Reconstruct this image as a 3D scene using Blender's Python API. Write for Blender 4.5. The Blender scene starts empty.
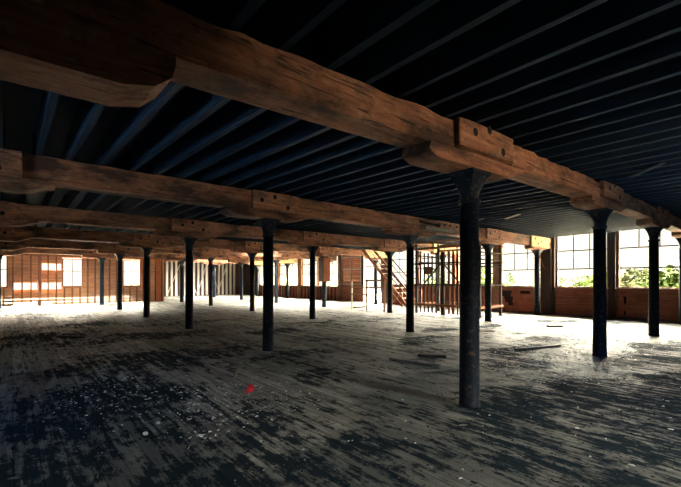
import bpy, bmesh, math, random
from mathutils import Vector, noise

random.seed(7)
SC = bpy.context.scene
COL = SC.collection
PI = math.pi

# ------------------------------------------------------------------ helpers
def interp(x, xs, ys):
    if x <= xs[0]: return ys[0]
    for i in range(1, len(xs)):
        if x <= xs[i]:
            t = (x - xs[i-1]) / (xs[i] - xs[i-1])
            return ys[i-1] + t * (ys[i] - ys[i-1])
    return ys[-1]

def tag(o, label=None, cat=None, group=None, kind=None):
    if label: o['label'] = label
    if cat: o['category'] = cat
    if group: o['group'] = group
    if kind: o['kind'] = kind
    return o

def link_mesh(name, bm, mat, parent=None, smooth=False, loc=(0, 0, 0)):
    bmesh.ops.recalc_face_normals(bm, faces=bm.faces)
    me = bpy.data.meshes.new(name)
    bm.to_mesh(me); bm.free()
    if smooth:
        for p in me.polygons: p.use_smooth = True
    me.materials.append(mat)
    o = bpy.data.objects.new(name, me)
    o.location = loc
    COL.objects.link(o)
    if parent: o.parent = parent
    return o

def empty(name, loc, rz=0.0):
    o = bpy.data.objects.new(name, None)
    o.location = loc; o.rotation_euler = (0, 0, rz)
    o.empty_display_size = .1
    COL.objects.link(o)
    return o

def copy_tree(o, parent=None):
    c = o.copy(); COL.objects.link(c); c.parent = parent
    for ch in list(o.children): copy_tree(ch, c)
    return c

def box(bm, x0, y0, z0, x1, y1, z1):
    vs = [bm.verts.new(p) for p in ((x0,y0,z0),(x1,y0,z0),(x1,y1,z0),(x0,y1,z0),(x0,y0,z1),(x1,y0,z1),(x1,y1,z1),(x0,y1,z1))]
    for f in ((0,3,2,1),(4,5,6,7),(0,1,5,4),(1,2,6,5),(2,3,7,6),(3,0,4,7)):
        bm.faces.new([vs[i] for i in f])
    return vs

def bar(bm, a, b, w, h):
    """rectangular bar from a to b, w wide sideways and h deep"""
    a, b = Vector(a), Vector(b)
    d = (b - a).normalized()
    up = Vector((0, 0, 1)) if abs(d.z) < .95 else Vector((1, 0, 0))
    s = d.cross(up).normalized() * w / 2
    u = s.cross(d).normalized() * h / 2
    vs = []
    for p in (a, b):
        for i, j in ((-1,-1),(1,-1),(1,1),(-1,1)):
            vs.append(bm.verts.new(p + s * i + u * j))
    for f in ((3,2,1,0),(4,5,6,7),(0,1,5,4),(1,2,6,5),(2,3,7,6),(3,0,4,7)):
        bm.faces.new([vs[i] for i in f])

def tube(bm, a, b, r, n=10, r2=None):
    a, b = Vector(a), Vector(b)
    d = (b - a).normalized()
    up = Vector((0, 0, 1)) if abs(d.z) < .95 else Vector((1, 0, 0))
    s = d.cross(up).normalized(); u = s.cross(d).normalized()
    r2 = r if r2 is None else r2
    R = []
    for p, rr in ((a, r), (b, r2)):
        R.append([bm.verts.new(p + (s * math.cos(2*PI*i/n) + u * math.sin(2*PI*i/n)) * rr) for i in range(n)])
    for i in range(n):
        bm.faces.new((R[0][i], R[0][(i+1)%n], R[1][(i+1)%n], R[1][i]))
    bm.faces.new(R[0][::-1]); bm.faces.new(R[1])

def lathe(bm, prof, n=24, wob=0.0):
    rings = []
    for r, z in prof:
        rings.append([bm.verts.new((r*math.cos(2*PI*i/n), r*math.sin(2*PI*i/n), z)) for i in range(n)])
    for a, b in zip(rings, rings[1:]):
        for i in range(n):
            bm.faces.new((a[i], a[(i+1)%n], b[(i+1)%n], b[i]))
    bm.faces.new(rings[0][::-1]); bm.faces.new(rings[-1])

def prism(bm, pts, y0, y1):
    """polygon in XZ extruded along Y"""
    a = [bm.verts.new((x, y0, z)) for x, z in pts]
    b = [bm.verts.new((x, y1, z)) for x, z in pts]
    n = len(pts)
    bm.faces.new(a); bm.faces.new(b[::-1])
    for i in range(n):
        bm.faces.new((a[i], b[i], b[(i+1)%n], a[(i+1)%n]))

def nz(x, y, z, s=1.0): return noise.noise(Vector((x*s, y*s, z*s)))

# ------------------------------------------------------------------ materials
def nmat(name):
    m = bpy.data.materials.new(name); m.use_nodes = True
    nt = m.node_tree; nt.nodes.clear()
    out = nt.nodes.new('ShaderNodeOutputMaterial')
    b = nt.nodes.new('ShaderNodeBsdfPrincipled')
    nt.links.new(b.outputs[0], out.inputs[0])
    return m, nt, b

class G:
    """tiny node-graph helper"""
    def __init__(s, nt): s.nt = nt
    def n(s, t, **kw):
        x = s.nt.nodes.new('ShaderNode' + t)
        for k, v in kw.items(): setattr(x, k, v)
        return x
    def put(s, sock, v):
        if hasattr(v, 'is_output'): s.nt.links.new(v, sock)
        else: sock.default_value = v
    def math(s, op, a, b=0.0, c=0.0, clamp=False):
        x = s.n('Math', operation=op, use_clamp=clamp)
        s.put(x.inputs[0], a); s.put(x.inputs[1], b); s.put(x.inputs[2], c)
        return x.outputs[0]
    def vadd(s, a, b):
        x = s.n('VectorMath', operation='ADD'); s.put(x.inputs[0], a); s.put(x.inputs[1], b); return x.outputs[0]
    def vmul(s, a, b):
        x = s.n('VectorMath', operation='MULTIPLY'); s.put(x.inputs[0], a); s.put(x.inputs[1], b); return x.outputs[0]
    def noise(s, vec, scale, detail=4, rough=.6, dist=0.0):
        x = s.n('TexNoise'); s.put(x.inputs['Vector'], vec)
        x.inputs['Scale'].default_value = scale; x.inputs['Detail'].default_value = detail
        x.inputs['Roughness'].default_value = rough; x.inputs['Distortion'].default_value = dist
        return x.outputs[0]
    def ramp(s, f, stops):
        x = s.n('ValToRGB'); s.put(x.inputs[0], f)
        e = x.color_ramp.elements
        while len(e) < len(stops): e.new(.5)
        for el, (p, c) in zip(e, stops):
            el.position = p; el.color = (c if len(c) == 4 else (*c, 1)) if not isinstance(c, float) else (c, c, c, 1)
        return x.outputs[0]
    def mix(s, f, a, b, mode='MIX'):
        x = s.n('Mix', data_type='RGBA', blend_type=mode)
        s.put(x.inputs[0], f); s.put(x.inputs[6], a if hasattr(a, 'is_output') else (*a, 1)); s.put(x.inputs[7], b if hasattr(b, 'is_output') else (*b, 1))
        return x.outputs[2]
    def smooth(s, v, a, b):
        x = s.n('MapRange', interpolation_type='SMOOTHSTEP')
        s.put(x.inputs[0], v); x.inputs[1].default_value = a; x.inputs[2].default_value = b
        return x.outputs[0]
    def bump(s, h, strength, dist=.02):
        x = s.n('Bump'); s.put(x.inputs['Height'], h); x.inputs['Strength'].default_value = strength
        x.inputs['Distance'].default_value = dist
        return x.outputs[0]

def wood(name, c1, c2, axis='X', dark=(.01,.012,.016), stain=.35, scale=1.0, rough=.75, use_rand=True):
    m, nt, b = nmat(name); g = G(nt)
    tc = g.n('TexCoord').outputs['Object']
    if use_rand:
        r = g.n('ObjectInfo').outputs['Random']
        cx = g.n('CombineXYZ'); g.put(cx.inputs[0], g.math('MULTIPLY', r, 37.0)); g.put(cx.inputs[1], g.math('MULTIPLY', r, 91.0)); g.put(cx.inputs[2], g.math('MULTIPLY', r, 53.0))
        tc = g.vadd(tc, cx.outputs[0])
    k = {'X': (.5, 9, 9), 'Y': (9, .5, 9), 'Z': (9, 9, .5)}[axis]
    v = g.vmul(tc, tuple(q * scale for q in k))
    gr = g.noise(v, 1.6, 8, .65, .4)
    col = g.mix(g.ramp(gr, [(.3, 0.0), (.7, 1.0)]), c1, c2)
    crack = g.ramp(g.noise(g.vmul(tc, tuple(q*scale*1.4 for q in k)), 2.4, 3, .5, .8), [(.60, 0.0), (.68, 1.0)])
    col = g.mix(g.math('MULTIPLY', crack, .6), col, dark)
    st = g.ramp(g.noise(tc, 1.1*scale, 5, .7), [(.5, 0.0), (.72, 1.0)])
    col = g.mix(g.math('MULTIPLY', st, stain), col, dark)
    nt.links.new(col, b.inputs['Base Color'])
    b.inputs['Roughness'].default_value = rough
    b.inputs['Specular IOR Level'].default_value = .25
    nt.links.new(g.bump(gr, .35, .012), b.inputs['Normal'])
    return m

M = {}
def beam_wood(name, c1, c2, c3):
    m, nt, b = nmat(name); g = G(nt)
    tc = g.n('TexCoord').outputs['Object']
    gr = g.noise(g.vmul(tc, (.7, 11, 11)), 1.5, 8, .68, .3)
    big = g.noise(g.vmul(tc, (.7, 1, 1.6)), 1.5, 6, .66)
    mid = g.noise(g.vmul(tc, (.8, 1, 1.5)), 5.5, 7, .72)
    col = g.mix(g.ramp(gr, [(.28, 0.0), (.72, 1.0)]), c1, c2)
    col = g.mix(g.math('MULTIPLY', g.ramp(mid, [(.54, 0.0), (.70, 1.0)]), .55), col, c3)            # grey scuffs
    col = g.mix(g.math('MULTIPLY', g.ramp(big, [(.46, 0.0), (.62, 1.0)]), .85), col, (.022,.015,.014))   # soot
    col = g.mix(g.math('MULTIPLY', g.ramp(g.noise(tc, 9, 6, .75), [(.55, 0.0), (.68, 1.0)]), .6), col, (.03,.018,.015))
    crack = g.ramp(g.noise(g.vmul(tc, (.6, 13, 13)), 2.2, 2, .5, 1.0), [(.62, 0.0), (.66, 1.0)])
    col = g.mix(g.math('MULTIPLY', crack, .75), col, (.010,.008,.008))
    nt.links.new(col, b.inputs['Base Color'])
    b.inputs['Roughness'].default_value = .8; b.inputs['Specular IOR Level'].default_value = .2
    h = g.math('SUBTRACT', g.math('ADD', g.math('MULTIPLY', gr, .5), mid), crack)
    nt.links.new(g.bump(h, .6, .02), b.inputs['Normal'])
    return m
M['beam'] = beam_wood('weathered_beam_timber', (.15,.055,.028), (.40,.18,.10), (.42,.30,.22))
M['beam_end'] = wood('pale_beam_timber', (.50,.33,.16), (.70,.52,.28), 'X', (.12,.06,.03), .3)
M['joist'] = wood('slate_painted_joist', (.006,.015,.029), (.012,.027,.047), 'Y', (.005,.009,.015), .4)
M['joist_side'] = wood('shaded_joist_side', (.004,.014,.034), (.008,.023,.050), 'Y', (.003,.010,.024), .4)  # shade put into the colour of the joist sides, against the lit bottoms
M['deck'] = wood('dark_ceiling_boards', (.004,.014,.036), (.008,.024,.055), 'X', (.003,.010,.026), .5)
M['stud'] = wood('orange_stud_timber', (.20,.075,.03), (.38,.165,.07), 'Z', (.05,.025,.015), .35)
M['stud_pale'] = wood('whitewashed_stud', (.62,.56,.44), (.80,.74,.62), 'Z', (.20,.15,.11), .25)
M['clad'] = wood('orange_board_cladding', (.50,.20,.08), (.80,.42,.20), 'X', (.11,.045,.02), .45)
M['wain'] = wood('red_brown_boards', (.21,.072,.043), (.39,.158,.098), 'Y', (.035,.018,.014), .55)
M['panel'] = wood('red_panel_boards', (.38,.11,.05), (.54,.18,.085), 'Y', (.14,.05,.03), .3)
M['redwood'] = wood('red_stair_timber', (.30,.12,.07), (.46,.22,.13), 'Z', (.06,.03,.025), .35)
M['darkwood'] = wood('dark_post_timber', (.035,.024,.022), (.085,.055,.045), 'Z', (.012,.012,.014), .5)
M['frame'] = wood('window_frame_timber', (.16,.085,.06), (.30,.18,.13), 'Z', (.04,.025,.02), .35)
M['sill'] = wood('dusty_sill_timber', (.36,.26,.20), (.56,.44,.35), 'Y', (.12,.07,.05), .3)
M['muntin'] = wood('glazing_bar_paint', (.045,.05,.055), (.08,.085,.09), 'Z', (.03,.03,.03), .2)
M['brick'] = wood('dark_masonry', (.05,.028,.024), (.11,.06,.045), 'Z', (.02,.015,.016), .5)
M['scrap'] = wood('grey_scrap_wood', (.10,.10,.10), (.24,.22,.20), 'X', (.02,.02,.025), .3)

def iron():
    m, nt, b = nmat('black_painted_iron'); g = G(nt)
    tc = g.n('TexCoord').outputs['Object']
    n1 = g.noise(tc, 14, 6, .7)
    n2 = g.noise(g.vmul(tc, (1, 1, .35)), 5, 4, .6)
    col = g.mix(g.ramp(n2, [(.35, 0.0), (.7, 1.0)]), (.005,.010,.018), (.012,.020,.033))
    col = g.mix(g.ramp(n1, [(.54, 0.0), (.68, 1.0)]), col, (.10,.075,.062))
    nt.links.new(col, b.inputs['Base Color'])
    b.inputs['Roughness'].default_value = .62
    b.inputs['Specular IOR Level'].default_value = .15
    nt.links.new(g.bump(n1, .4, .01), b.inputs['Normal'])
    return m
M['iron'] = iron()

def plain(name, c, rough=.7, var=.25, sc=20):
    m, nt, b = nmat(name); g = G(nt)
    tc = g.n('TexCoord').outputs['Object']
    n = g.noise(tc, sc, 4, .6)
    col = g.mix(n, tuple(q*(1-var) for q in c), tuple(min(1, q*(1+var)) for q in c))
    nt.links.new(col, b.inputs['Base Color']); b.inputs['Roughness'].default_value = rough
    b.inputs['Specular IOR Level'].default_value = .5 if rough < .65 and 'leaves' not in name else .05
    return m
M['bolt'] = plain('rusted_bolt_iron', (.012,.012,.014), .7)
M['chip_dark'] = plain('dark_rubble', (.014,.018,.024), .9, .6, 3)
M['chip_mid'] = plain('grey_rubble', (.10,.105,.11), .9, .6, 3)
M['chip_white'] = plain('white_plaster_crumbs', (.80,.82,.80), .8, .15)
M['red'] = plain('red_plastic', (.75,.03,.05), .4, .15)
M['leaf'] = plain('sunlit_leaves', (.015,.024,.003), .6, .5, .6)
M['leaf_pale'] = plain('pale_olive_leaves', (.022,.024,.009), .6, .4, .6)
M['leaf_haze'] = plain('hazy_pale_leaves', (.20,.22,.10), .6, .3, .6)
M['bark'] = plain('tree_bark', (.16,.11,.07), .9)
M['ground'] = plain('pale_dry_ground', (.70,.64,.52), .95, .15, .2)
M['slate'] = plain('blue_bounce_ground', (.17,.33,.52), .8, .2, .3)  # made-up blue, there only to bounce cool light indoors
M['gap'] = plain('dark_wall_sheathing', (.022,.016,.014), .9, .3, 4)
M['plaster'] = plain('sooty_plaster', (.03,.028,.028), .9, .4, 2)

def glass():
    m = bpy.data.materials.new('window_glass'); m.use_nodes = True
    nt = m.node_tree; nt.nodes.clear()
    out = nt.nodes.new('ShaderNodeOutputMaterial')
    t = nt.nodes.new('ShaderNodeBsdfTransparent'); t.inputs[0].default_value = (.97,.98,.96,1)
    s = nt.nodes.new('ShaderNodeBsdfGlossy'); s.inputs['Roughness'].default_value = .03
    lw = nt.nodes.new('ShaderNodeLayerWeight'); lw.inputs[0].default_value = .5
    g = G(nt); fr = g.math('MULTIPLY_ADD', g.math('POWER', lw.outputs['Facing'], 5.0), .45, .02)
    mx = nt.nodes.new('ShaderNodeMixShader')
    nt.links.new(fr, mx.inputs[0]); nt.links.new(t.outputs[0], mx.inputs[1]); nt.links.new(s.outputs[0], mx.inputs[2])
    nt.links.new(mx.outputs[0], out.inputs[0])
    return m
M['glass'] = glass()

# patches of rubble and soot on the floor: (x, y, rx, ry)
BLOBS = [(-3.6,2.9,1.15,1.9), (-2.6,1.55,.75,.7), (-3.0,5.6,1.5,1.1), (-1.0,5.6,1.1,.6), (.2,4.2,1.0,.45),
         (.35,-.2,.75,.8), (1.2,-.5,.8,.55), (-.9,-.55,.65,.55), (-2.2,-.2,.6,.9),(-3.9,.2,.5,.8),(-2.9,.55,.45,.5),
         (2.5,-1.0,1.1,.55), (4.3,1.4,1.3,.5), (3.0,.9,.9,.35), (6.2,2.0,.7,.5), (-1.6,9.2,2.2,.7), (-4.2,10.8,1.6,1.1), (1.9,7.9,1.2,.6),
         (3.6,3.8,1.4,.4), (5.8,4.6,1.0,.4), (-2.4,13.6,1.6,.6), (1.2,12.0,1.1,.5), (4.2,9.2,1.2,.4), (-.6,2.4,.5,.45), (1.9,2.2,.7,.35), (6.6,-.4,1.2,.35),
         (10.6,11.6,.5,.7), (13.4,1.8,1.2,1.4), (11.4,3.4,.9,.5), (10.2,6.4,1.0,.5), (8.2,4.2,.9,.4), (6.5,8.2,1.2,.5), (12.6,5.6,.7,.5), (-.3,-1.6,1.0,.6), (1.6,-1.9,2.0,.8), (4.2,-1.7,2.2,.7), (6.5,-1.0,2.0,.7), (-4.2,1.2,.8,1.2)]

NEAR_DARK = [(-2.2,-1.2,3.2,1.6), (3.2,-1.4,4.2,1.5), (8.0,-.6,3.6,1.3), (-4.2,2.2,1.5,3.2), (.8,.6,1.8,1.2)]     # broad areas where the near floorboards are tinted darker
def floor_mat():
    m, nt, b = nmat('worn_floorboards'); g = G(nt)
    tc = g.n('TexCoord').outputs['Object']
    sp = g.n('SeparateXYZ'); g.put(sp.inputs[0], tc)
    x, y = sp.outputs[0], sp.outputs[1]
    W = .185
    u = g.math('DIVIDE', x, W); iu = g.math('FLOOR', u); fu = g.math('FRACT', u)
    wn = g.n('TexWhiteNoise', noise_dimensions='1D'); g.put(wn.inputs['W'], iu); rnd = wn.outputs['Value']
    yy = g.math('ADD', g.math('DIVIDE', y, 4.2), g.math('MULTIPLY', rnd, 7.3))
    iy = g.math('FLOOR', yy); fy = g.math('FRACT', yy)
    w2 = g.n('TexWhiteNoise', noise_dimensions='2D'); cb = g.n('CombineXYZ'); g.put(cb.inputs[0], iu); g.put(cb.inputs[1], iy)
    g.put(w2.inputs['Vector'], cb.outputs[0]); rb = w2.outputs['Value']
    gap = g.math('MAXIMUM', g.smooth(g.math('ABSOLUTE', g.math('SUBTRACT', fu, .5)), .455, .495),
                 g.smooth(g.math('ABSOLUTE', g.math('SUBTRACT', fy, .5)), .497, .4995))
    gv = g.vmul(g.vadd(tc, wn.outputs['Color']), (16, .9, 1))
    gr = g.noise(gv, 1.5, 7, .65, .3)
    col = g.mix(g.ramp(gr, [(.3, 0.0), (.72, 1.0)]), (.080,.090,.092), (.40,.395,.350))
    tone = g.math('MULTIPLY_ADD', rb, .75, .55)
    tv = g.n('CombineXYZ'); [g.put(tv.inputs[i], tone) for i in range(3)]
    col = g.mix(1.0, col, tv.outputs[0], 'MULTIPLY')
    # dirt
    warp = g.n('TexNoise'); g.put(warp.inputs['Vector'], tc); warp.inputs['Scale'].default_value = .9; warp.inputs['Detail'].default_value = 5
    wv = g.n('VectorMath', operation='SUBTRACT'); g.put(wv.inputs[0], warp.outputs['Color']); wv.inputs[1].default_value = (.5,.5,.5)
    p = g.vadd(tc, g.vmul(wv.outputs[0], (3.0, 2.4, 0)))
    def blobs(lst, r0, r1):
        acc = None
        for bx, by, rx, ry in lst:
            q = g.vmul(g.vadd(p, (-bx, -by, 0)), (1/rx, 1/ry, 0))
            ln = g.n('VectorMath', operation='LENGTH'); g.put(ln.inputs[0], q)
            v = g.smooth(ln.outputs['Value'], r0, r1)
            acc = v if acc is None else g.math('MAXIMUM', acc, v)
        return acc
    acc = blobs(BLOBS, 1.35, .55); near_dark = blobs(NEAR_DARK, 1.4, .5)
    fine = g.noise(g.vmul(tc, (1, .5, 1)), 7, 10, .78)
    big = g.noise(g.vmul(tc, (1, .75, 1)), .75, 6, .68)
    streak = g.noise(g.vmul(g.vadd(tc, wn.outputs['Color']), (9, .8, 1)), 1.3, 5, .7)
    def cen(v, k): return g.math('MULTIPLY', g.math('SUBTRACT', v, .5), k)
    dsum = g.math('ADD', g.math('MULTIPLY_ADD', acc, .20, .43), g.math('ADD', cen(fine, 1.5), g.math('ADD', cen(big, .9), cen(streak, 1.15))))
    dirt = g.smooth(dsum, .45, .66)
    film = g.smooth(g.math('MULTIPLY_ADD', near_dark, .22, g.noise(g.vmul(tc, (1, .5, 1)), 1.6, 8, .72)), .48, .72)
    col = g.mix(g.math('MULTIPLY', film, .68), col, (.032,.048,.060))
    col = g.mix(g.math('MULTIPLY', dirt, .95), col, (.007,.017,.028))
    col = g.mix(g.math('MULTIPLY', gap, .85), col, (.010,.012,.014))
    nt.links.new(col, b.inputs['Base Color'])
    g.put(b.inputs['Specular IOR Level'], g.math('MULTIPLY_ADD', dirt, -.2, .22))
    g.put(b.inputs['Roughness'], g.math('MULTIPLY_ADD', dirt, .3, .55))
    h = g.math('ADD', g.math('MULTIPLY', g.math('SUBTRACT', 1.0, gap), .6), g.math('ADD', g.math('MULTIPLY', gr, .25), g.math('MULTIPLY', g.math('MULTIPLY', dirt, fine), .8)))
    nt.links.new(g.bump(h, .6, .02), b.inputs['Normal'])
    return m
M['floor'] = floor_mat()

# ------------------------------------------------------------------ layout
CX = [-4.97, 0.0, 4.968, 9.612, 13.925]
RY = [0.0, 5.079, 10.187, 15.398, 20.783, 26.129, 31.548]
XL, XR, YN, YC, YE = -10.0, 14.9, -8.0, 27.8, 36.7       # left, right, near, clad and end walls
XS = 4.25                                                # where the clad wall stops
DECK = 3.92
HW = .19                                                 # half a beam's width
SX = [-10, -3.64, -1.5, 0, 5, 10, 15]
def zb(r, x): return interp(x, SX, [2.97,3.01,3.07,3.12,3.22,3.25,3.25]) if r == 0 else 3.12
def zt(r, x): return interp(x, SX, [3.27,3.34,3.41,3.46,3.55,3.60,3.60]) if r == 0 else 3.53
BOL = .16
ROWN = ['nearest', 'second', 'third', 'fourth', 'fifth', 'sixth', 'seventh']
ORD = ['first', 'second', 'third', 'fourth', 'fifth']

# ------------------------------------------------------------------ camera
cam = bpy.data.cameras.new('camera'); co = bpy.data.objects.new('camera', cam); COL.objects.link(co)
co.location = (-4.465, -2.734, 1.6); co.rotation_euler = (PI/2, 0, -math.radians(40.245))
cam.sensor_fit = 'HORIZONTAL'; cam.sensor_width = 36; cam.lens = 36*390.2/681
cam.shift_y = (279.64-243.5)/681
cam.clip_end = 400
SC.camera = co

# ------------------------------------------------------------------ floor and ceiling
bm = bmesh.new()
box(bm, XL-.3, YN-.3, -.25, XR, YC, 0); box(bm, XS, YC, -.25, XR, YE, 0)
tag(link_mesh('floor', bm, M['floor']), kind='structure')
bm = bmesh.new()
HOLE = [(-2.6,1.2,21.7,22.7), (7.0,9.5,18.5,21.5), (6.0,11.5,30.5,32.6)]     # unseen gaps added in the deck to brighten the far end
def deck(bm, x0, y0, x1, y1, hs):
    if not hs: box(bm, x0, y0, DECK, x1, y1, DECK+.1); return
    ys = sorted({y0, y1} | {h[2] for h in hs} | {h[3] for h in hs})
    for ya, yb in zip(ys, ys[1:]):
        x = x0
        for h in sorted(q for q in hs if q[2] <= ya and q[3] >= yb):
            box(bm, x, ya, DECK, h[0], yb, DECK+.1); x = h[1]
        box(bm, x, ya, DECK, x1, yb, DECK+.1)
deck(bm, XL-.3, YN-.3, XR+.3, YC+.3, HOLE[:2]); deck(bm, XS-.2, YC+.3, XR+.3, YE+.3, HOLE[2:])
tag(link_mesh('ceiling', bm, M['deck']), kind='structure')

# ------------------------------------------------------------------ columns
def make_column(h):
    root = empty('iron_column', (0, 0, 0))
    bm = bmesh.new()
    lathe(bm, [(.132,0),(.132,.03),(.126,.05),(.124,.4),(.119,1.6),(.115,h-.40)], 28)
    link_mesh('shaft', bm, M['iron'], root, True)
    bm = bmesh.new()
    lathe(bm, [(.115,h-.40),(.134,h-.39),(.138,h-.365),(.132,h-.345),(.118,h-.335)], 28)
    link_mesh('collar', bm, M['iron'], root, True)
    bm = bmesh.new()
    # flared capital: round neck blending to a square seat plate
    n = 32; rings = []
    for t, r0 in ((0,.117),(.2,.128),(.4,.145),(.6,.163),(.8,.183),(.90,.20)):
        z = h-.335 + t*.335; sq = max(0, (t-.25)/.65)
        ring = []
        for i in range(n):
            a = 2*PI*i/n; c, s = math.cos(a), math.sin(a)
            k = 1/max(abs(c), abs(s))
            rr = r0*(1-sq) + r0*k*sq
            ring.append(bm.verts.new((rr*c, rr*s*.9, z)))
        rings.append(ring)
    for a, b2 in zip(rings, rings[1:]):
        for i in range(n): bm.faces.new((a[i], a[(i+1)%n], b2[(i+1)%n], b2[i]))
    bm.faces.new(rings[0][::-1]); bm.faces.new(rings[-1])
    box(bm, -.22, -.185, h-.034, .22, .185, h)
    link_mesh('capital', bm, M['iron'], root)
    return root

protos = {}
for r, y in enumerate(RY):
    for c, x in enumerate(CX):
        if r == 6 and c < 2: continue
        h = round(zb(r, x) - BOL*(1.7 if (r, c) == (0, 0) else 1), 3)
        if h in protos: o = copy_tree(protos[h])
        else: o = protos[h] = make_column(h)
        o.location = (x, y, 0)
        o.rotation_euler.z = 0
        first = c if r < 6 else c - 2
        where = ('standing just left of the frame' if c == 0 else '%s from the left' % ORD[(c-1) if r < 6 else c-2])
        tag(o, 'dark cast iron column with flared capital under the %s beam, %s' % (ROWN[r], where), 'column', 'iron columns')

# ------------------------------------------------------------------ beams
def rough_beam(bm, r, x0, x1, y, seed, slant=0.0, hw=HW):
    n = max(6, int((x1-x0)/.16)); ch = .018
    rings = []
    for i in range(n+1):
        x = x0 + (x1-x0)*i/n
        a, b2 = zb(r, x), zt(r, x)
        sec = [(-hw+ch, a), (hw-ch, a), (hw, a+ch), (hw, b2-ch), (hw-ch, b2), (-hw+ch, b2), (-hw, b2-ch), (-hw, (a+b2)/2), (-hw, a+ch)]
        ring = []
        for k, (dy, z) in enumerate(sec):
            j = .012 if k not in (0, 1) else .006
            if k in (5, 6): j = .05 if r == 0 else .03
            nzv = nz(x*2.3+seed*7, dy*9, z*9)
            xx = x + (slant*(z-a)/(b2-a) if i == n else 0)
            zz = z - (abs(nzv)*j if k in (4,5,6) else 0) + (abs(nzv)*.01 if k in (8,) else 0)
            yy = y + dy + (abs(nzv)*j*.9 if dy < 0 else 0)
            ring.append(bm.verts.new((xx, yy, zz)))
        rings.append(ring)
    m = len(rings[0])
    for p, q in zip(rings, rings[1:]):
        for k in range(m): bm.faces.new((p[k], p[(k+1)%m], q[(k+1)%m], q[k]))
    bm.faces.new(rings[0][::-1]); bm.faces.new(rings[-1])

sd = 0; BEAMS = {}
for r, y in enumerate(RY):
    xs = [XL] + CX + [XR-.02] if r < 6 else [XS+.02] + CX[2:] + [XR-.02]
    if r == 6: xs = [XS+.02] + CX[3:] + [XR-.02]
    for i in range(len(xs)-1):
        x0, x1 = xs[i]+.004, xs[i+1]-.004
        if x1 - x0 < .9 and r < 6:   # the stub into the window wall
            pass
        sd += 1
        bm = bmesh.new(); rough_beam(bm, r, x0, x1, y, sd)
        pale = (x1-x0 < 1.2)
        o = BEAMS[(r, i)] = link_mesh('timber_beam', bm, M['beam'])
        n = len(xs)-1
        pos = 'short end piece running into the window wall' if i == n-1 else ('left-hand end span' if i == 0 else 'span %s from the window wall' % ORD[n-2-i])
        tag(o, 'rough timber beam of the %s row overhead, %s' % (ROWN[r], pos), 'beam', 'timber ceiling beams')

# bolsters over the columns
def make_bolster(r, x, y, L=1.2, deep=1.0):
    top = lambda q: zb(r, q)
    n = 16; pts_b, pts_t = [], []
    prof = [(-L, .035), (-L-.02, .075), (-L+.02, .115), (-L+.10, .147), (-L+.20, BOL)]
    prof += [(-L+.2+(2*L-.62)*k/8, BOL) for k in range(1, 9)]
    prof += [(L-.36, BOL-.012), (L-.26, .125), (L-.18, .09), (L-.10, .065), (L, .05)]
    bm = bmesh.new()
    if deep > 1: prof = prof[:-5] + [(L-.30, BOL), (L-.12, .135), (L-.02, .085), (L, .04)]
    lower = [(x+a, top(x+a)-d*deep) for a, d in prof]
    upper = [(x+L, top(x+L))] + [(x+L-2*L*k/12, top(x+L-2*L*k/12)) for k in range(1, 12)] + [(x-L, top(x-L))]
    hw = HW+.004
    prism(bm, [(a, b2-.001) for a, b2 in lower+upper], y-hw, y+hw)
    o = link_mesh('bolster_block', bm, M['beam'])
    return o
for r, y in enumerate(RY):
    for c, x in enumerate(CX):
        if r == 6 and c < 3: continue
        L = 1.06 if c < 4 else .85
        o = make_bolster(r, x, y, 1.3, 1.7) if (r, c) == (0, 0) else make_bolster(r, x, y, L)
        where = 'first at the left edge' if c == 0 else '%s from the left' % (ORD[c] if r < 6 else ORD[c-3])
        tag(o, 'timber bolster with shaped ends between column and %s beam, %s' % (ROWN[r], where), 'bolster', 'timber bolsters')

# splice cleats on the joint faces, facing the camera
for r, y in enumerate(RY):
    for c, x in enumerate(CX):
        if r == 6 and c < 3: continue
        if r == 1 and c == 2: continue
        x0, x1 = x-.62+.1*(r % 2), x+.64
        if c == 4: x0, x1 = x-1.15, x+.93
        a, b2 = zb(r, x)+.012, zt(r, x)+.03
        if c == 4: a = zb(r, x)-.08
        root = empty('splice_block', (x, y-HW, a))
        yo = -.012-.062
        bm = bmesh.new()
        nseg = 7
        prof = []
        for k in range(nseg+1):
            q = x0 + (x1-x0)*k/nseg
            prof.append((q-x, zt(r, q)-.004-a - abs(nz(q*3, r, 1))*.025))
        pts = [(x0-x, zb(r, x0)-a+.012), (x1-x, zb(r, x1)-a+.012)] + prof[::-1]
        if c == 4: pts[0] = (x0-x, 0); pts[1] = (x1-x, 0)
        prism(bm, pts, yo, .004)
        bmesh.ops.bevel(bm, geom=[e for e in bm.edges if e.calc_length() > .05], offset=.012, segments=1, affect='EDGES')
        link_mesh('block', bm, M['beam_end'] if c == 4 else M['beam'], root)
        bpts = ((-.30,.20), (.02,.30), (.36,.10)) if c < 4 else ((-.8,.36),(-.2,.26),(.3,.38),(-.5,.16),(.65,.2))
        for bx, bz in bpts:
            bm = bmesh.new(); tube(bm, (bx, yo+.01, bz), (bx, yo-.004, bz), .050, 12)
            link_mesh('bolt', bm, M['bolt'], root)
        where = 'at the left edge' if c == 0 else 'above the %s column from the left' % (ORD[c-1] if r < 6 else ORD[c-2])
        if c == 4: where = 'where it meets the window wall'
        tag(root, ('pale' if c == 4 else 'brown') + ' bolted timber splice block on the %s beam, %s' % (ROWN[r], where), 'splice block', 'splice blocks')

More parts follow.
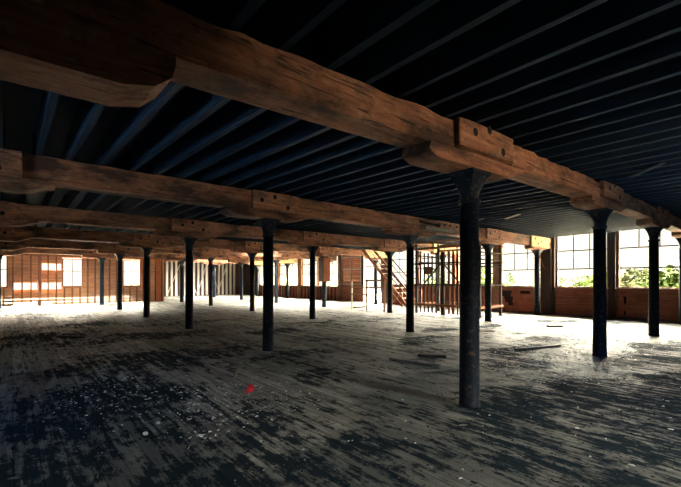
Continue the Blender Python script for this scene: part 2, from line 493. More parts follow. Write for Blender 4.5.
# ------------------------------------------------------------------ ceiling joists
bays = [(-1, 0), (0, 1), (1, 2), (2, 3)]
JX = [XL + .25 + .432*k for k in range(58) if XL + .25 + .432*k < XR-.1]
def joist_geo(bm, x, ra, rb, w):
    ya = RY[ra] if ra >= 0 else (YN+.02 if x > -1.0 else -3.78)
    yb = RY[rb]
    za = zt(ra, x) if ra >= 0 else zt(0, x)+.02
    z2 = zt(rb, x)
    ya += .004 if ra >= 0 else 0; yb -= .004
    vs = box(bm, x-w, ya, 0, x+w, yb, DECK-.003)
    for v in vs[:4]: v.co.z = (za if v.co.y < (ya+yb)/2 else z2) + .004
BN = {(-1,0): 'in front of the nearest beam', (0,1): 'between the nearest and second beams', (1,2): 'between the second and third beams', (2,3): 'between the third and fourth beams'}
for ra, rb in bays:
    for x in JX:
        if x < -5.9: continue
        xj = x + random.uniform(-.03, .03)
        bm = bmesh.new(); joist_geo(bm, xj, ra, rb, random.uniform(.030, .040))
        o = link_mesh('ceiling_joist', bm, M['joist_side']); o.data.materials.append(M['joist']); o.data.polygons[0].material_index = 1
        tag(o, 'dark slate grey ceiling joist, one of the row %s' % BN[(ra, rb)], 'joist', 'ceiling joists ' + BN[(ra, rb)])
bm = bmesh.new()
for x in JX:
    if x < -5.9:
        for ra, rb in bays: joist_geo(bm, x, ra, rb, .04)
    for ra, rb in ((3,4),(4,5)): joist_geo(bm, x, ra, rb, .04)
    if x > XS+.3:
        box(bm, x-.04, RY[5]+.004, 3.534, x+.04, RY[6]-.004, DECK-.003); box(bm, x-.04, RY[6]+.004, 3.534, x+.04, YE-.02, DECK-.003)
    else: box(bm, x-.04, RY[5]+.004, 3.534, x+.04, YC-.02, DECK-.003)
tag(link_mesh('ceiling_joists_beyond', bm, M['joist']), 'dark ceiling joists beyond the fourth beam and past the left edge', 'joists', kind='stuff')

# loose boards nailed under the joists
for (x, y, z, rz, L, lab) in ((7.1, 2.9, 3.50, .9, .85, 'short pale board nailed under the ceiling joists behind the nearest beam'),
                              (6.9, 3.9, 3.50, 1.0, .6, 'small pale scrap of board under the joists above the second beam'),
                              (4.1, -.95, 3.53, .75, .9, 'short dark board nailed across the joists in front of the nearest beam')):
    bm = bmesh.new(); bar(bm, (-L/2, 0, 0), (L/2, 0, .0), .10, .025)
    o = link_mesh('loose_board', bm, M['scrap'] if 'pale' in lab else M['joist'], loc=(x, y, z)); o.rotation_euler.z = rz
    tag(o, lab, 'board')

# ------------------------------------------------------------------ window wall on the right
SILL, HEAD = 1.25, 3.80
WT = .26
WINS = [(-6.6,-4.6,'x',SILL), (-2.35,-.3,'x',SILL), (.12,2.25,'n',SILL), (2.57,4.64,'g',SILL), (5.30,7.33,'g',SILL), (7.72,9.92,'p',SILL), (10.22,12.5,'p',SILL), (12.85,15.05,'g',SILL),
        (15.75,17.6,'d',0.0), (17.8,20.0,'b',SILL), (20.4,22.9,'g',1.05), (23.1,25.3,'g',1.05), (25.95,29.0,'g',1.05), (29.4,33.0,'g',1.05)]
bm = bmesh.new()
prev = YN-.3
for y0, y1, k, s in WINS:
    box(bm, XR, prev, -.25, XR+WT, y0, DECK+.1)
    if k == 'x': box(bm, XR, y0, -.25, XR+WT, y1, DECK+.1); prev = y1; continue
    if k == 'd':
        box(bm, XR, y0, -.25, XR+WT, y1, 0)
    else:
        box(bm, XR, y0, -.25, XR+WT, y1, s)
    box(bm, XR, y0, HEAD, XR+WT, y1, DECK+.1)
    prev = y1
box(bm, XR, prev, -.25, XR+WT, YE+.3, DECK+.1)
wall_r = tag(link_mesh('wall_right', bm, M['gap']), kind='structure')

bm = bmesh.new(); box(bm, XR+WT, YN-.3, 3.98, XR+WT+2.0, YE+.3, 4.1); link_mesh('added_eaves', bm, M['gap'], wall_r)  # unseen overhang added to keep steep sky off the floor by the windows
# horizontal boards lining the wall below the sills; broken boards leave holes
HOLES = [(6.75,7.32,.70,1.02), (6.7,7.1,.5,.74), (6.65,6.9,.30,.52), (5.75,6.3,.86,1.02), (5.3,5.65,.86,.95), (1.95,2.05,.6,.95), (1.95,2.02,.2,.45)]
bm = bmesh.new()
def lined(bm, y0, y1, z0, z1, bh=.2, t=.028):
    z = z0
    while z < z1-.02:
        zz = min(z+bh-.006, z1)
        segs = [(y0, y1)]
        for a, b2, c, d in HOLES:
            if c < (z+zz)/2 < d:
                ns = []
                for p, q in segs:
                    if b2 <= p or a >= q: ns.append((p, q)); continue
                    if a > p: ns.append((p, a+random.uniform(-.06,.06)))
                    if b2 < q: ns.append((b2+random.uniform(-.06,.06), q))
                segs = ns
        for p, q in segs:
            o = random.uniform(0, .006)
            box(bm, XR-t-o, p, z, XR-.001, q, zz)
        z += bh
lined(bm, YN, 15.7, .005, SILL-.04, .15)
lined(bm, 17.65, 20.2, .005, SILL-.04, .15)
link_mesh('wainscot', bm, M['wain'], wall_r)
# piers between the windows
for y0, y1, mat, t in ((4.66,5.26,'darkwood',.10),(2.28,2.55,'darkwood',.06),(7.36,7.70,'frame',.05),(9.95,10.19,'panel',.06),(12.53,12.82,'frame',.05),(15.08,15.72,'frame',.06),(20.03,20.36,'frame',.08),(22.93,23.07,'stud',.06),(25.33,25.9,'stud',.06),(29.03,29.37,'stud',.06),(33.05,36.6,'brick',.05),(-.27,.09,'darkwood',.06)):
    bm = bmesh.new(); z0 = .01
    box(bm, XR-t-.03, y0, z0, XR-.002, y1, DECK-.005)
    link_mesh('pier', bm, M[mat], wall_r)
bm = bmesh.new(); box(bm, XR-.22, 4.78, .01, XR-.135, 4.98, 3.0); link_mesh('post', bm, M['darkwood'], wall_r)
# torn strip of lining hanging off the pier
bm = bmesh.new(); bar(bm, (XR-.15, 5.32, 3.1), (XR-.17, 5.30, 2.75), .06, .012); bar(bm, (XR-.17,5.30,2.75), (XR-.20, 5.12, 2.2), .05, .012); bar(bm, (XR-.20,5.12,2.2), (XR-.17, 4.95, 2.05), .04, .012)
link_mesh('torn_strip', bm, M['panel'], wall_r)
# studs and rails under the far windows
bm = bmesh.new(); box(bm, XR-.012, 20.4, .01, XR-.002, 33.0, 1.0)
link_mesh('lower_sheathing', bm, M['brick'], wall_r)
y = 20.5
while y < 32.9:
    bm = bmesh.new(); box(bm, XR-.09, y-.06, .01, XR-.013, y+.06, 1.0)
    link_mesh('stud', bm, M['panel'], wall_r); y += .45

def add_window(idx, y0, y1, k, s):
    root = empty('window_%d' % idx, (XR, (y0+y1)/2, s)); tag(root, kind='structure')
    Y0, Y1, H = y0-(y0+y1)/2, y1-(y0+y1)/2, HEAD-s
    bm = bmesh.new(); f = .06
    for a in (Y0, Y1-f): box(bm, .04, a, 0, .16, a+f, H)
    box(bm, .04, Y0+f, H-f, .16, Y1-f, H); box(bm, .04, Y0+f, 0, .16, Y1-f, .05)
    link_mesh('window_frame', bm, M['frame'], root)
    if k != 'd':
        bm = bmesh.new(); box(bm, -.09, Y0-.06, -.035, .22, Y1+.06, .012)
        link_mesh('window_sill', bm, M['sill'], root)
    if k in 'gnp':
        bm = bmesh.new(); t = .027
        rails = [2.08-s, 2.91-s]
        for z in (rails if k != 'p' else rails[1:]): box(bm, .07, Y0+f, z-t, .12, Y1-f, z+t)
        for q in ((1/3, 2/3) if k != 'p' else ()):
            yy = Y0+f+(Y1-Y0-2*f)*q
            if k == 'n':
                box(bm, .075, yy-t*.8, rails[1]+t, .115, yy+t*.8, H-f)
            else:
                box(bm, .075, yy-t*.8, rails[0]+t, .115, yy+t*.8, rails[1]-t)
                box(bm, .075, yy-t*.8, rails[1]+t, .115, yy+t*.8, H-f)
        link_mesh('glazing_bars', bm, M['muntin'], root)
        bm = bmesh.new(); box(bm, .093, Y0+f, .05, .097, Y1-f, H-f)
        link_mesh('pane', bm, M['glass'], root)
    return root
wi = 0
for y0, y1, k, s in WINS:
    if k in 'gnp':
        wi += 1; add_window(wi, y0, y1, k, s)
# boarded-up window
wi += 1
rt = tag(empty('window_%d' % wi, (XR, 18.9, SILL)), kind='structure')
bm = bmesh.new()
z = 0
while z < 2.5:
    box(bm, .02+random.uniform(0,.01), -1.1, z, .07, 1.1, min(z+.30, 2.55)); z += .307
link_mesh('boarding', bm, M['panel'], rt)
bm = bmesh.new()
for a in (-1.1, -.05, 1.02): box(bm, -.05, a, .03, .018, a+.08, 2.5)
for z in (.02, 1.12, 2.0, 2.5): box(bm, -.052, -1.1, z-.04, .017, 1.1, z+.04)
link_mesh('window_frame', bm, M['sill'], rt)
bm = bmesh.new(); box(bm, -.10, -1.15, -.035, .0, 1.15, .012); link_mesh('window_sill', bm, M['sill'], rt)
# door opening
dr = tag(empty('door_1', (XR, 16.675, 0)), kind='structure')
bm = bmesh.new()
for a in (-.92, .84): box(bm, -.06, a, .01, .16, a+.08, HEAD-.01)
box(bm, -.06, -.84, HEAD-.09, .16, .84, HEAD-.01); box(bm, .05, -.84, 2.5, .12, .84, 2.56)
link_mesh('door_frame', bm, M['frame'], dr)

# ------------------------------------------------------------------ clad wall across the far left
bm = bmesh.new()
CW = [(-6.2,-4.58,1.12,3.05), (-1.93,-.86,1.12,2.95), (1.50,2.62,1.12,2.95)]
GAPS = [(-4.35,-3.22,.92,1.50), (-4.35,-3.22,.0,.28), (-2.95,-2.0,2.25,2.62), (-2.95,-2.0,1.05,1.46), (-2.95,-2.5,.0,.25)]
z = 0.005
while z < DECK-.02:
    zz = min(z+.195, DECK-.003); zm = (z+zz)/2
    segs = [(XL, XS)]
    for a, b2, c, d in CW+GAPS:
        if c < zm < d:
            ns = []
            for p, q in segs:
                if b2 <= p or a >= q: ns.append((p, q)); continue
                if a > p: ns.append((p, a))
                if b2 < q: ns.append((b2, q))
            segs = ns
    for p, q in segs:
        v = box(bm, p, YC, z, q, YC+.03, zz)
        for i in (0, 1): v[i].co.y -= .012
    z += .2
wall_f = tag(link_mesh('wall_far', bm, M['clad']), kind='structure')
x = XL+.2
while x < XS:
    inwin = [w for w in CW if w[0]-.03 < x < w[1]+.03]
    bm = bmesh.new()
    if inwin:
        box(bm, x-.04, YC-.17, .01, x+.04, YC-.014, 1.08)
        box(bm, x-.045, YC-.12, 3.03, x+.045, YC-.014, DECK-.004)
    else:
        box(bm, x-.04, YC-.17, .01, x+.04, YC-.014, DECK-.004)
    link_mesh('stud', bm, M['stud'], wall_f)
    x += .42
bm = bmesh.new(); box(bm, -3.16, YC-.22, .01, -3.0, YC-.014, DECK-.004); link_mesh('post', bm, M['redwood'], wall_f)
bm = bmesh.new(); box(bm, XS-.62, YC-.21, .01, XS-.3, YC-.172, DECK-.004); link_mesh('corner_board', bm, M['panel'], wall_f)
bm = bmesh.new(); box(bm, XL, YC-.21, 3.1, XS, YC-.171, 3.28); link_mesh('top_rail', bm, M['stud'], wall_f)
for i, (a, b2, c, d) in enumerate(CW):
    wi += 1
    rt = tag(empty('window_%d' % wi, ((a+b2)/2, YC, c)), kind='structure')
    w2, H = (b2-a)/2, d-c
    bm = bmesh.new()
    for q in (-w2, w2-.06): box(bm, q, -.09, 0, q+.06, .05, H)
    box(bm, -w2+.06, -.09, H-.06, w2-.06, .05, H); box(bm, -w2+.06, -.09, 0, w2-.06, .05, .05)
    link_mesh('window_frame', bm, M['stud'], rt)
    bm = bmesh.new(); box(bm, -.02, -.02, .05, .02, .02, H-.06); box(bm, -w2+.06, -.021, H*.55, w2-.06, .019, H*.55+.04)
    link_mesh('glazing_bars', bm, M['muntin'], rt)
    bm = bmesh.new(); box(bm, -w2+.06, -.002, .05, w2-.06, .002, H-.06); link_mesh('pane', bm, M['glass'], rt)

# stepped-back end wall: whitewashed studs and braces over dark sheathing
bm = bmesh.new(); box(bm, XS-.2, YE, -.25, XR+WT, YE+.2, DECK+.1)
wall_e = tag(link_mesh('wall_end', bm, M['brick']), kind='structure')
bm = bmesh.new(); box(bm, XS-.2, YC+.035, -.25, XS, YE-.001, DECK+.1)
tag(link_mesh('wall_step', bm, M['gap']), kind='structure')
x = XS+.2
while x < XR-.9:
    bm = bmesh.new(); box(bm, x-.09, YE-.10, .01, x+.09, YE-.002, DECK-.005)
    link_mesh('stud', bm, M['stud_pale'], wall_e); x += .43
for a, b2 in ((7.0,8.3),(9.9,8.5),(9.9,10.9),(12.2,11.2),(12.0,13.1)):
    bm = bmesh.new(); bar(bm, (a, YE-.125, .1), (b2, YE-.125, 3.3), .16, .04); link_mesh('brace', bm, M['stud_pale'], wall_e)
bm = bmesh.new(); box(bm, XR-.85, YE-.3, .01, XR-.06, YE-.002, DECK-.005); link_mesh('corner_pier', bm, M['brick'], wall_e)

# hidden sides of the room
ADDED_LWIN = [(2.1,2.9)]  # unseen opening added to let cool fill light in from the left
bm = bmesh.new(); prev = YN-.3
for a, b2 in ADDED_LWIN:
    box(bm, XL-.3, prev, -.25, XL, a, DECK+.1); box(bm, XL-.3, a, -.25, XL, b2, 1.0); box(bm, XL-.3, a, HEAD, XL, b2, DECK+.1); prev = b2
box(bm, XL-.3, prev, -.25, XL, YC+.3, DECK+.1)
tag(link_mesh('wall_left', bm, M['plaster']), kind='structure')
ADDED_NWIN = [(.4,1.8)]  # unseen opening added to throw light on the nearest beam
bm = bmesh.new(); prev = XL
for a, b2 in ADDED_NWIN:
    box(bm, prev, YN-.3, -.25, a, YN, DECK+.1); box(bm, a, YN-.3, -.25, b2, YN, 1.2); box(bm, a, YN-.3, HEAD, b2, YN, DECK+.1); prev = b2
box(bm, prev, YN-.3, -.25, XR+WT, YN, DECK+.1)
box(bm, XL, -4.0, -.25, -1.15, -3.8, DECK+.1); box(bm, -1.35, YN+.01, -.25, -1.15, -4.0, DECK+.1)  # unseen partition added to shade the left end of the nearest beam
tag(link_mesh('wall_near', bm, M['plaster']), kind='structure')

# ------------------------------------------------------------------ slatted hoist enclosure
def cage():
    root = empty('slatted_enclosure', (10.5, 7.6, 0))
    tag(root, 'open slatted timber enclosure with diagonal braces standing before the windows', 'enclosure')
    W, D, H = 1.65, 1.75, 3.40      # half length along Y, depth along X, height
    for sx in (0, D):
        for sy in (-W, W):
            bm = bmesh.new(); box(bm, sx-.05, sy-.05, 0, sx+.05, sy+.05, H); link_mesh('corner_post', bm, M['darkwood'], root)
    bm = bmesh.new(); box(bm, -.055, .08, 0, .05, .24, 2.85); link_mesh('door_post', bm, M['darkwood'], root)
    for sx in (-.075, D+.075):
        for z, t, mt in ((.43,.10,'redwood'),(1.36,.07,'darkwood'),(2.35,.07,'darkwood'),(3.06,.09,'redwood'),(3.34,.09,'redwood')):
            bm = bmesh.new(); box(bm, sx-.02, -W-.1, z-t/2, sx+.02, W+.1, z+t/2); link_mesh('rail', bm, M[mt], root)
    for sy in (-W-.075, W+.075):
        for z, t, mt in ((.43,.09,'redwood'),(1.36,.06,'darkwood'),(2.15,.06,'darkwood'),(2.45,.06,'darkwood'),(2.75,.06,'darkwood'),(3.2,.08,'darkwood')):
            bm = bmesh.new(); box(bm, -.04, sy-.02, z-t/2, D+.04, sy+.02, z+t/2); link_mesh('rail', bm, M[mt], root)
    k = 0; yy = W-.24
    while yy > -W+.1:
        if not .0 < yy < .32:
            bm = bmesh.new(); w = .055 if k in (7, 8, 12) else .034
            box(bm, -.04, yy-w, .06, .0, yy+w, 2.85 if k % 3 else 2.72)
            link_mesh('slat', bm, M['redwood'] if k in (7, 8, 12) else M['darkwood'], root)
        k += 1; yy -= .225
    for a, b2 in (((-.115, 1.15, 1.38), (-.115, .18, 2.36)), ((-.115, .10, 2.36), (-.115, -.85, 1.38))):
        bm = bmesh.new(); bar(bm, a, b2, .075, .04); link_mesh('brace', bm, M['darkwood'], root)
    bm = bmesh.new(); box(bm, -.09, .75, 1.85, -.041, 1.1, 2.2); link_mesh('latch_board', bm, M['redwood'], root)
    return root
cage()

# ------------------------------------------------------------------ stair to the floor above
def stair():
    root = empty('timber_stair', (12.3, 11.35, 0))
    tag(root, 'steep open red timber stair rising to the ceiling beside the windows', 'stair')
    W = 1.0; n = 13; run, rise = 3.9, 3.68
    for sx, nm in ((0, 'stringer'), (W, 'stringer')):
        bm = bmesh.new(); bar(bm, (sx, 0, .10), (sx, run, .10+rise), .05, .17); link_mesh(nm, bm, M['redwood'], root)
    for i in range(n):
        t = (i+.6)/n
        bm = bmesh.new(); box(bm, .027, run*t-.13, .10+rise*t-.025, W-.027, run*t+.13, .10+rise*t+.025); link_mesh('tread', bm, M['sill'], root)
    for sx in (0, W):
        rail = empty
        bm = bmesh.new(); bar(bm, (sx, -.15, .85), (sx, run*.66, .85+rise*.66+.05), .045, .06); link_mesh('handrail', bm, M['darkwood'], root)
        bm = bmesh.new(); bar(bm, (sx, -.15, .50), (sx, run*.66, .50+rise*.66+.05), .03, .04); link_mesh('mid_rail', bm, M['darkwood'], root)
        bm = bmesh.new(); box(bm, sx-.05, -.2, 0, sx+.05, -.1, 1.05); link_mesh('newel_post', bm, M['redwood'], root)
        bm = bmesh.new(); bar(bm, (sx-.07, 1.2, .05), (sx-.07, 1.2, 1.2), .07, .07); bar(bm, (sx-.07, .3, .1), (sx-.07, 1.2, 1.0), .05, .06); bar(bm, (sx-.07, 1.2, .15), (sx-.07, .4, .9), .05, .06)
        link_mesh('under_brace', bm, M['redwood'], root)
    return root
stair()

# ------------------------------------------------------------------ guard rail
def guard():
    root = empty('guard_rail', (9.62, 11.7, 0))
    tag(root, 'light wooden guard rail of posts and two rails beside the stair', 'guard rail')
    for yy in (-1.15, .1, 1.25):
        bm = bmesh.new(); box(bm, -.035, yy-.035, 0, .035, yy+.035, 1.62 if yy < 1 else 1.5); link_mesh('post', bm, M['stud_pale'] if yy > 0 else M['redwood'], root)
    for z in (1.2, .82):
        bm = bmesh.new(); box(bm, -.06, -1.2, z-.035, -.036, 1.3, z+.035); link_mesh('rail', bm, M['redwood'], root)
    bm = bmesh.new(); box(bm, -.06, -1.2, 1.52, -.036, .16, 1.6); link_mesh('top_rail', bm, M['redwood'], root)
    return root
guard()

# casing boxed round the head of one column
rt = empty('column_casing', (CX[3], RY[3], 1.48))
tag(rt, 'orange board casing boxed round the upper part of a far column', 'casing')
bm = bmesh.new(); box(bm, -.24, -.26, 0, .24, -.235, 1.40); link_mesh('front_board', bm, M['panel'], rt)
bm = bmesh.new(); box(bm, -.265, -.26, 0, -.241, .2, 1.40); link_mesh('side_board', bm, M['darkwood'], rt)
bm = bmesh.new(); box(bm, .241, -.26, 0, .265, .2, 1.40); link_mesh('side_board', bm, M['panel'], rt)

# iron tie rods and strap at the scarf joint on the second beam
rt = BEAMS[(1, 3)]; at = (5.5, RY[1]-HW, 3.3)
bm = bmesh.new(); tube(bm, (-.35,-.05,.09), (.55,-.05,.05), .035, 10); tube(bm, (.5,-.06,.05), (.62,-.06,.045), .055, 10); link_mesh('tie_rod', bm, M['bolt'], rt, loc=at)
bm = bmesh.new(); box(bm, .0,-.035,-.12, 1.5,.02,-.03); link_mesh('strap', bm, M['scrap'], rt, loc=at)
for q in (.7, 1.0, 1.3, 1.7, 2.1):
    bm = bmesh.new(); tube(bm, (q,-.03,.11), (q,.03,.11), .035, 10); link_mesh('bolt', bm, M['bolt'], rt, loc=at)

# ------------------------------------------------------------------ rubble on the floor
def blob_d(x, y):
    d = 0
    for bx, by, rx, ry in BLOBS:
        q = math.hypot((x-bx)/rx, (y-by)/ry)
        d = max(d, max(0, min(1, (1.5-q)/.8)))
    return d
COLS = [(cx_, cy_) for cx_ in CX for cy_ in RY]
def chips(name, mat, n, smin, smax, label, cat, base, bounds=(-5.6, 12.5, -2.9, 15), flat=.5):
    bm = bmesh.new(); k = 0; tries = 0
    while k < n and tries < n*60:
        tries += 1
        # denser towards the camera, where single chips show
        t = random.random()**1.8
        x = random.uniform(bounds[0], bounds[1]); y = bounds[2] + (bounds[3]-bounds[2])*t
        if random.random() > base + (1-base)*blob_d(x, y)**1.5 : continue
        if any(abs(x-a) < .2 and abs(y-b2) < .2 for a, b2 in COLS): continue
        s = random.uniform(smin, smax)*(.6+random.random()**3)
        a = random.uniform(0, PI); h = s*flat*random.uniform(.4, 1)
        ca, sa = math.cos(a), math.sin(a); l, w = s*random.uniform(.7, 2.2), s*random.uniform(.4, .8)
        P = []
        for dx, dy, z in ((-l,-w,.0),(l*.8,-w*.9,.0),(l,w,.0),(-l*.7,w*1.1,.0),(-l*.6,-w*.5,h),(l*.5,-w*.6,h*.8),(l*.6,w*.6,h),(-l*.5,w*.5,h*.7)):
            P.append(bm.verts.new((x+dx*ca-dy*sa, y+dx*sa+dy*ca, z+.001)))
        for f in ((0,3,2,1),(4,5,6,7),(0,1,5,4),(1,2,6,5),(2,3,7,6),(3,0,4,7)):
            bm.faces.new([P[i] for i in f])
        k += 1
    tag(link_mesh(name, bm, mat), label, cat, kind='stuff')
chips('dark_rubble', M['chip_dark'], 9000, .004, .014, 'dark rubble and splinters strewn over the floorboards', 'rubble', .14)
chips('grey_rubble', M['chip_mid'], 2600, .005, .018, 'grey grit and splinters scattered over the floorboards', 'grit', .12)
BL = BLOBS
BLOBS = [(-2.3,1.9,.9,.7),(-1.9,2.6,.6,.5),(-2.9,1.3,.35,.25),(3.2,.2,1.4,.8),(5.4,.8,1.8,1.0),(-3.2,3.4,.8,1.2),(8.0,1.2,1.6,1.0)]
chips('plaster_crumbs', M['chip_white'], 2800, .005, .014, 'white crumbs of plaster and glass scattered over the floor', 'crumbs', .025, flat=.8)
BLOBS = BL

def ground_px(px, py, z=0.0):
    f, th = 390.2, math.radians(40.245)
    d = f*(1.6-z)/(py-279.64); r = (px-340.5)/f*d
    return (-4.465+r*math.cos(th)+d*math.sin(th), -2.734-r*math.sin(th)+d*math.cos(th))

# crushed red cup
gx, gy = ground_px(248.5, 393)
rt = empty('red_cup', (gx, gy, .0), .6)
tag(rt, 'crushed bright red plastic cup lying on the floorboards', 'cup')
bm = bmesh.new(); n = 14; R = []
for t in (0, .25, .5, .75, 1.0):
    R.append([bm.verts.new((-.06+.12*t, (.030+.016*t)*math.cos(2*PI*i/n), .034+(.020+.012*t)*math.sin(2*PI*i/n)*(1+.25*math.sin(3*i+t*5)) )) for i in range(n)])
for a, b2 in zip(R, R[1:]):
    for i in range(n): bm.faces.new((a[i], a[(i+1)%n], b2[(i+1)%n], b2[i]))
bm.faces.new(R[0][::-1])
zmin = min(v.co.z for v in bm.verts)
for v in bm.verts: v.co.z -= zmin
o = link_mesh('cup_body', bm, M['red'], rt, True)
bm = bmesh.new(); lathe(bm, [(.052,0),(.055,.006),(.052,.012),(.046,.012),(.046,0)], 18)
o = link_mesh('cup_rim', bm, M['red'], rt, loc=(.064,0,.05)); o.rotation_euler = (0, PI/2, 0)

# bigger scraps
def scrap(px0, py0, px1, py1, w, h, mat, name, label, cat):
    a, b2 = ground_px(px0, py0), ground_px(px1, py1)
    L = math.hypot(b2[0]-a[0], b2[1]-a[1])
    bm = bmesh.new(); n = 5; prevr = None; rings = []
    for i in range(n+1):
        x = -L/2+L*i/n; dz = abs(nz(x*3, px0, 2))*.015
        ww = w/2*(1 if 0 < i < n else .6)
        rings.append([bm.verts.new((x, -ww, 0)), bm.verts.new((x+.01, ww, 0)), bm.verts.new((x, ww*.9, h+dz)), bm.verts.new((x-.01, -ww*.9, h*.9+dz))])
    for p, q in zip(rings, rings[1:]):
        for k in range(4): bm.faces.new((p[k], p[(k+1)%4], q[(k+1)%4], q[k]))
    bm.faces.new(rings[0][::-1]); bm.faces.new(rings[-1])
    o = link_mesh(name, bm, M[mat], loc=((a[0]+b2[0])/2, (a[1]+b2[1])/2, .001))
    o.rotation_euler.z = math.atan2(b2[1]-a[1], b2[0]-a[0])
    tag(o, label, cat)
scrap(390,359,440,366,.10,.03,'scrap','plank','dark broken plank lying on the floor right of the second-row first column','plank')
scrap(418,356,446,357,.14,.04,'darkwood','plank','short dark board on the floor left of the front column','plank')
scrap(252,372,288,367,.03,.02,'scrap','stick','thin pale stick lying behind the red cup','stick')
scrap(234,378,240,366,.05,.03,'scrap','splinter','short pale splinter left of the red cup','splinter')
scrap(420,372,475,369,.05,.03,'scrap','lath','long grey lath on the floor just behind the front column','lath')
scrap(548,327,562,326.5,.25,.05,'darkwood','plank','small dark board on the pale floor beyond the front beam','plank')
scrap(515,350,560,346,.10,.03,'scrap','lath','grey lath on the floor left of the tall right-hand column','lath')
scrap(478,330.5,494,331,.5,.02,'darkwood','hatch_cover','flat dark hatch board on the pale floor beside the far front column','board')
scrap(352,308,366,307,.30,.06,'darkwood','plank','dark plank lying on the pale floor under the guard rail','plank')
scrap(60,337,84,338,.12,.04,'darkwood','plank','dark plank on the floor at the far left','plank')
def stone(px, py, s, label):
    g = ground_px(px, py)
    bm = bmesh.new(); bmesh.ops.create_icosphere(bm, subdivisions=2, radius=s)
    for v in bm.verts:
        v.co *= 1+.35*nz(v.co.x*30+px, v.co.y*30, v.co.z*30); v.co.z *= .6
    zmin = min(v.co.z for v in bm.verts)
    for v in bm.verts: v.co.z -= zmin
    o = link_mesh('plaster_lump', bm, M['chip_white'], loc=(g[0], g[1], .0)); tag(o, label, 'plaster lump')
stone(145.5, 435, .028, 'largest white plaster lump on the dark rubble at lower left')
stone(158, 424, .022, 'white plaster lump just behind the largest one at lower left')
stone(194, 405.5, .022, 'white plaster lump between the red cup and the left rubble')
stone(310, 394, .018, 'small white plaster lump right of the red cup')

# ------------------------------------------------------------------ outside
bm = bmesh.new()
box(bm, XL-.3, -60, -4.2, 160, 160, -4.0)
tag(link_mesh('ground', bm, M['ground']), kind='structure')
bm = bmesh.new(); box(bm, -80, -60, -4.2, XL-.3, 22, -4.0); tag(link_mesh('ground_bounce_left', bm, M['slate']), kind='structure')  # unseen blue ground added to reflect cool light up through the left opening
bm = bmesh.new(); box(bm, -80, 22, -4.2, XL-.3, 160, -4.0); tag(link_mesh('ground_far', bm, M['ground']), kind='structure')

def tree(x, y, ztop, rad, label, pale=False, n=1500):
    root = empty('tree', (x, y, -4.0)); tag(root, label, 'tree', 'trees outside the windows')
    H = ztop+4.0
    bm = bmesh.new(); tube(bm, (0,0,0), (.1,.05,H*.6), .22, 10, .12)
    for k in range(6):
        a = k*1.05; tube(bm, (.05,.02,H*.35+.3*k), (rad*.6*math.cos(a), rad*.6*math.sin(a), H*.55+.35*k), .08, 6, .03)
    link_mesh('trunk', bm, M['bark'], root)
    bm = bmesh.new()
    lob = [(random.uniform(-.6,.6)*rad, random.uniform(-.6,.6)*rad, H-rad*random.uniform(.6,1.5), rad*random.uniform(.4,.65)) for _ in range(9)]
    for i in range(n):
        lx, ly, lz, lr = random.choice(lob)
        d = Vector((random.gauss(0,1), random.gauss(0,1), random.gauss(0,1))).normalized()*lr*random.uniform(.65,1.05)
        p = Vector((lx, ly, min(lz, H-lr)))+d
        u = Vector((random.gauss(0,1), random.gauss(0,1), random.gauss(0,.6))).normalized()
        w = u.cross(Vector((random.gauss(0,1), random.gauss(0,1), random.gauss(0,1)))).normalized()
        s = random.uniform(.10,.22)
        q = [bm.verts.new(p-u*s), bm.verts.new(p-w*s*.5), bm.verts.new(p+u*s), bm.verts.new(p+w*s*.5)]
        bm.faces.new(q)
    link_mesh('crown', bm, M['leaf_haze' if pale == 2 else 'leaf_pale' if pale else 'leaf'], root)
T = [(27,13.5,3.0,2.4,'bright green leafy tree behind the window left of the bolted beam end',False),
     (29,7.6,2.75,2.0,'green bush showing low in the window right of the dark pier',False),
     (36,12.5,2.9,2.4,'pale olive bush left of the green one in the window right of the dark pier',True),
     (24,3.6,2.45,1.5,'pale bush in the window left of the right-hand column',True),
     (20.5,1.3,2.6,1.4,'green tree right of the right-hand column by the frame edge',False),
     (31,24,3.2,2.6,'green tree seen through the slatted enclosure',False),
     (31,18.5,3.6,2.4,'green tree left of the bolted beam end, behind the enclosure post',False),
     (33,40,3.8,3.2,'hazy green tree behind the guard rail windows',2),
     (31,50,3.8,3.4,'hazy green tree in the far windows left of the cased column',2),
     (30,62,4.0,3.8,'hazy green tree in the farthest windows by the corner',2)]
for t in T: tree(*t[:4], t[4], t[5])

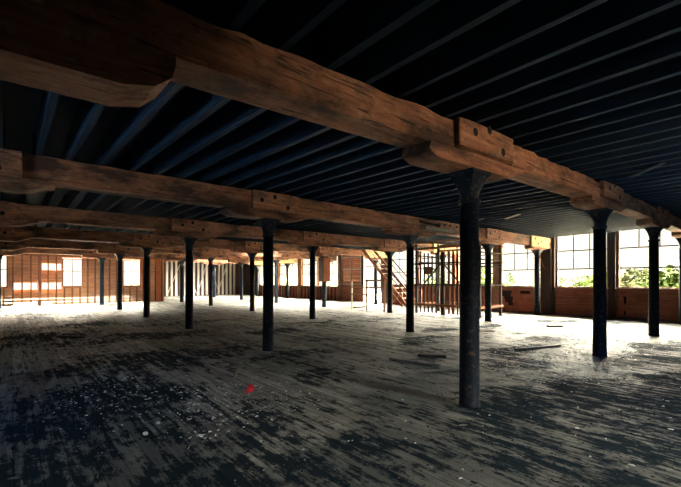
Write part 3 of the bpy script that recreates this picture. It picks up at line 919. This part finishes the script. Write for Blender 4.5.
# ------------------------------------------------------------------ light: sky through the windows and the added openings
SKY_LOW, SKY_HIGH = 0.95, 88.0
w = bpy.data.worlds.new('sky'); SC.world = w; w.use_nodes = True
nt = w.node_tree; nt.nodes.clear(); g = G(nt)
out = nt.nodes.new('ShaderNodeOutputWorld'); bg = nt.nodes.new('ShaderNodeBackground')
tc = g.n('TexCoord').outputs['Generated']
sp = g.n('SeparateXYZ'); g.put(sp.inputs[0], tc)
dt = g.n('VectorMath', operation='DOT_PRODUCT'); g.put(dt.inputs[0], tc); dt.inputs[1].default_value = (-.80, -.60, 0)
back = g.smooth(dt.outputs['Value'], .35, .75)       # the sky away from the sun is blue and dimmer
colr = g.mix(back, (1.0,.90,.72), (.055,.12,.22))
bg_str = g.math('MULTIPLY_ADD', g.smooth(sp.outputs[2], .13, .34), SKY_HIGH-SKY_LOW, SKY_LOW)   # hazy white horizon, brighter higher up
nt.links.new(colr, bg.inputs['Color']); nt.links.new(bg_str, bg.inputs['Strength'])
nt.links.new(bg.outputs[0], out.inputs[0])

def portal(name, loc, rot, sx, sy):
    l = bpy.data.lights.new(name, 'AREA'); l.shape = 'RECTANGLE'; l.size = sx; l.size_y = sy
    l.cycles.is_portal = True
    o = bpy.data.objects.new(name, l); o.location = loc; o.rotation_euler = rot; COL.objects.link(o)
for y0, y1, k, s in WINS:
    if k in 'gnpd': portal('window_daylight', (XR+.3, (y0+y1)/2, (s+HEAD)/2), (0, PI/2, 0), HEAD-s, y1-y0)
for a, b2 in ADDED_LWIN: portal('window_daylight', (XL-.35, (a+b2)/2, (1+HEAD)/2), (0, -PI/2, 0), HEAD-1, b2-a)
for a, b2 in ADDED_NWIN: portal('window_daylight', ((a+b2)/2, YN-.35, (1.2+HEAD)/2), (PI/2, 0, 0), b2-a, HEAD-1.2)
for a, b2, c, d in HOLE: portal('added_gap_daylight', ((a+b2)/2, (c+d)/2, DECK+.3), (0, 0, 0), b2-a, d-c)
for a, b2, c, d in CW+GAPS: portal('window_daylight', ((a+b2)/2, YC+.1, (c+d)/2), (-PI/2, 0, 0), b2-a, d-c)

vs = SC.view_settings
vs.view_transform = 'Standard'; vs.look = 'None'; vs.gamma = 1.0; vs.use_curve_mapping = False
vs.exposure = 0.95
SC.cycles.max_bounces = 8; SC.cycles.diffuse_bounces = 5; SC.cycles.transparent_max_bounces = 12
SC.cycles.use_denoising = True
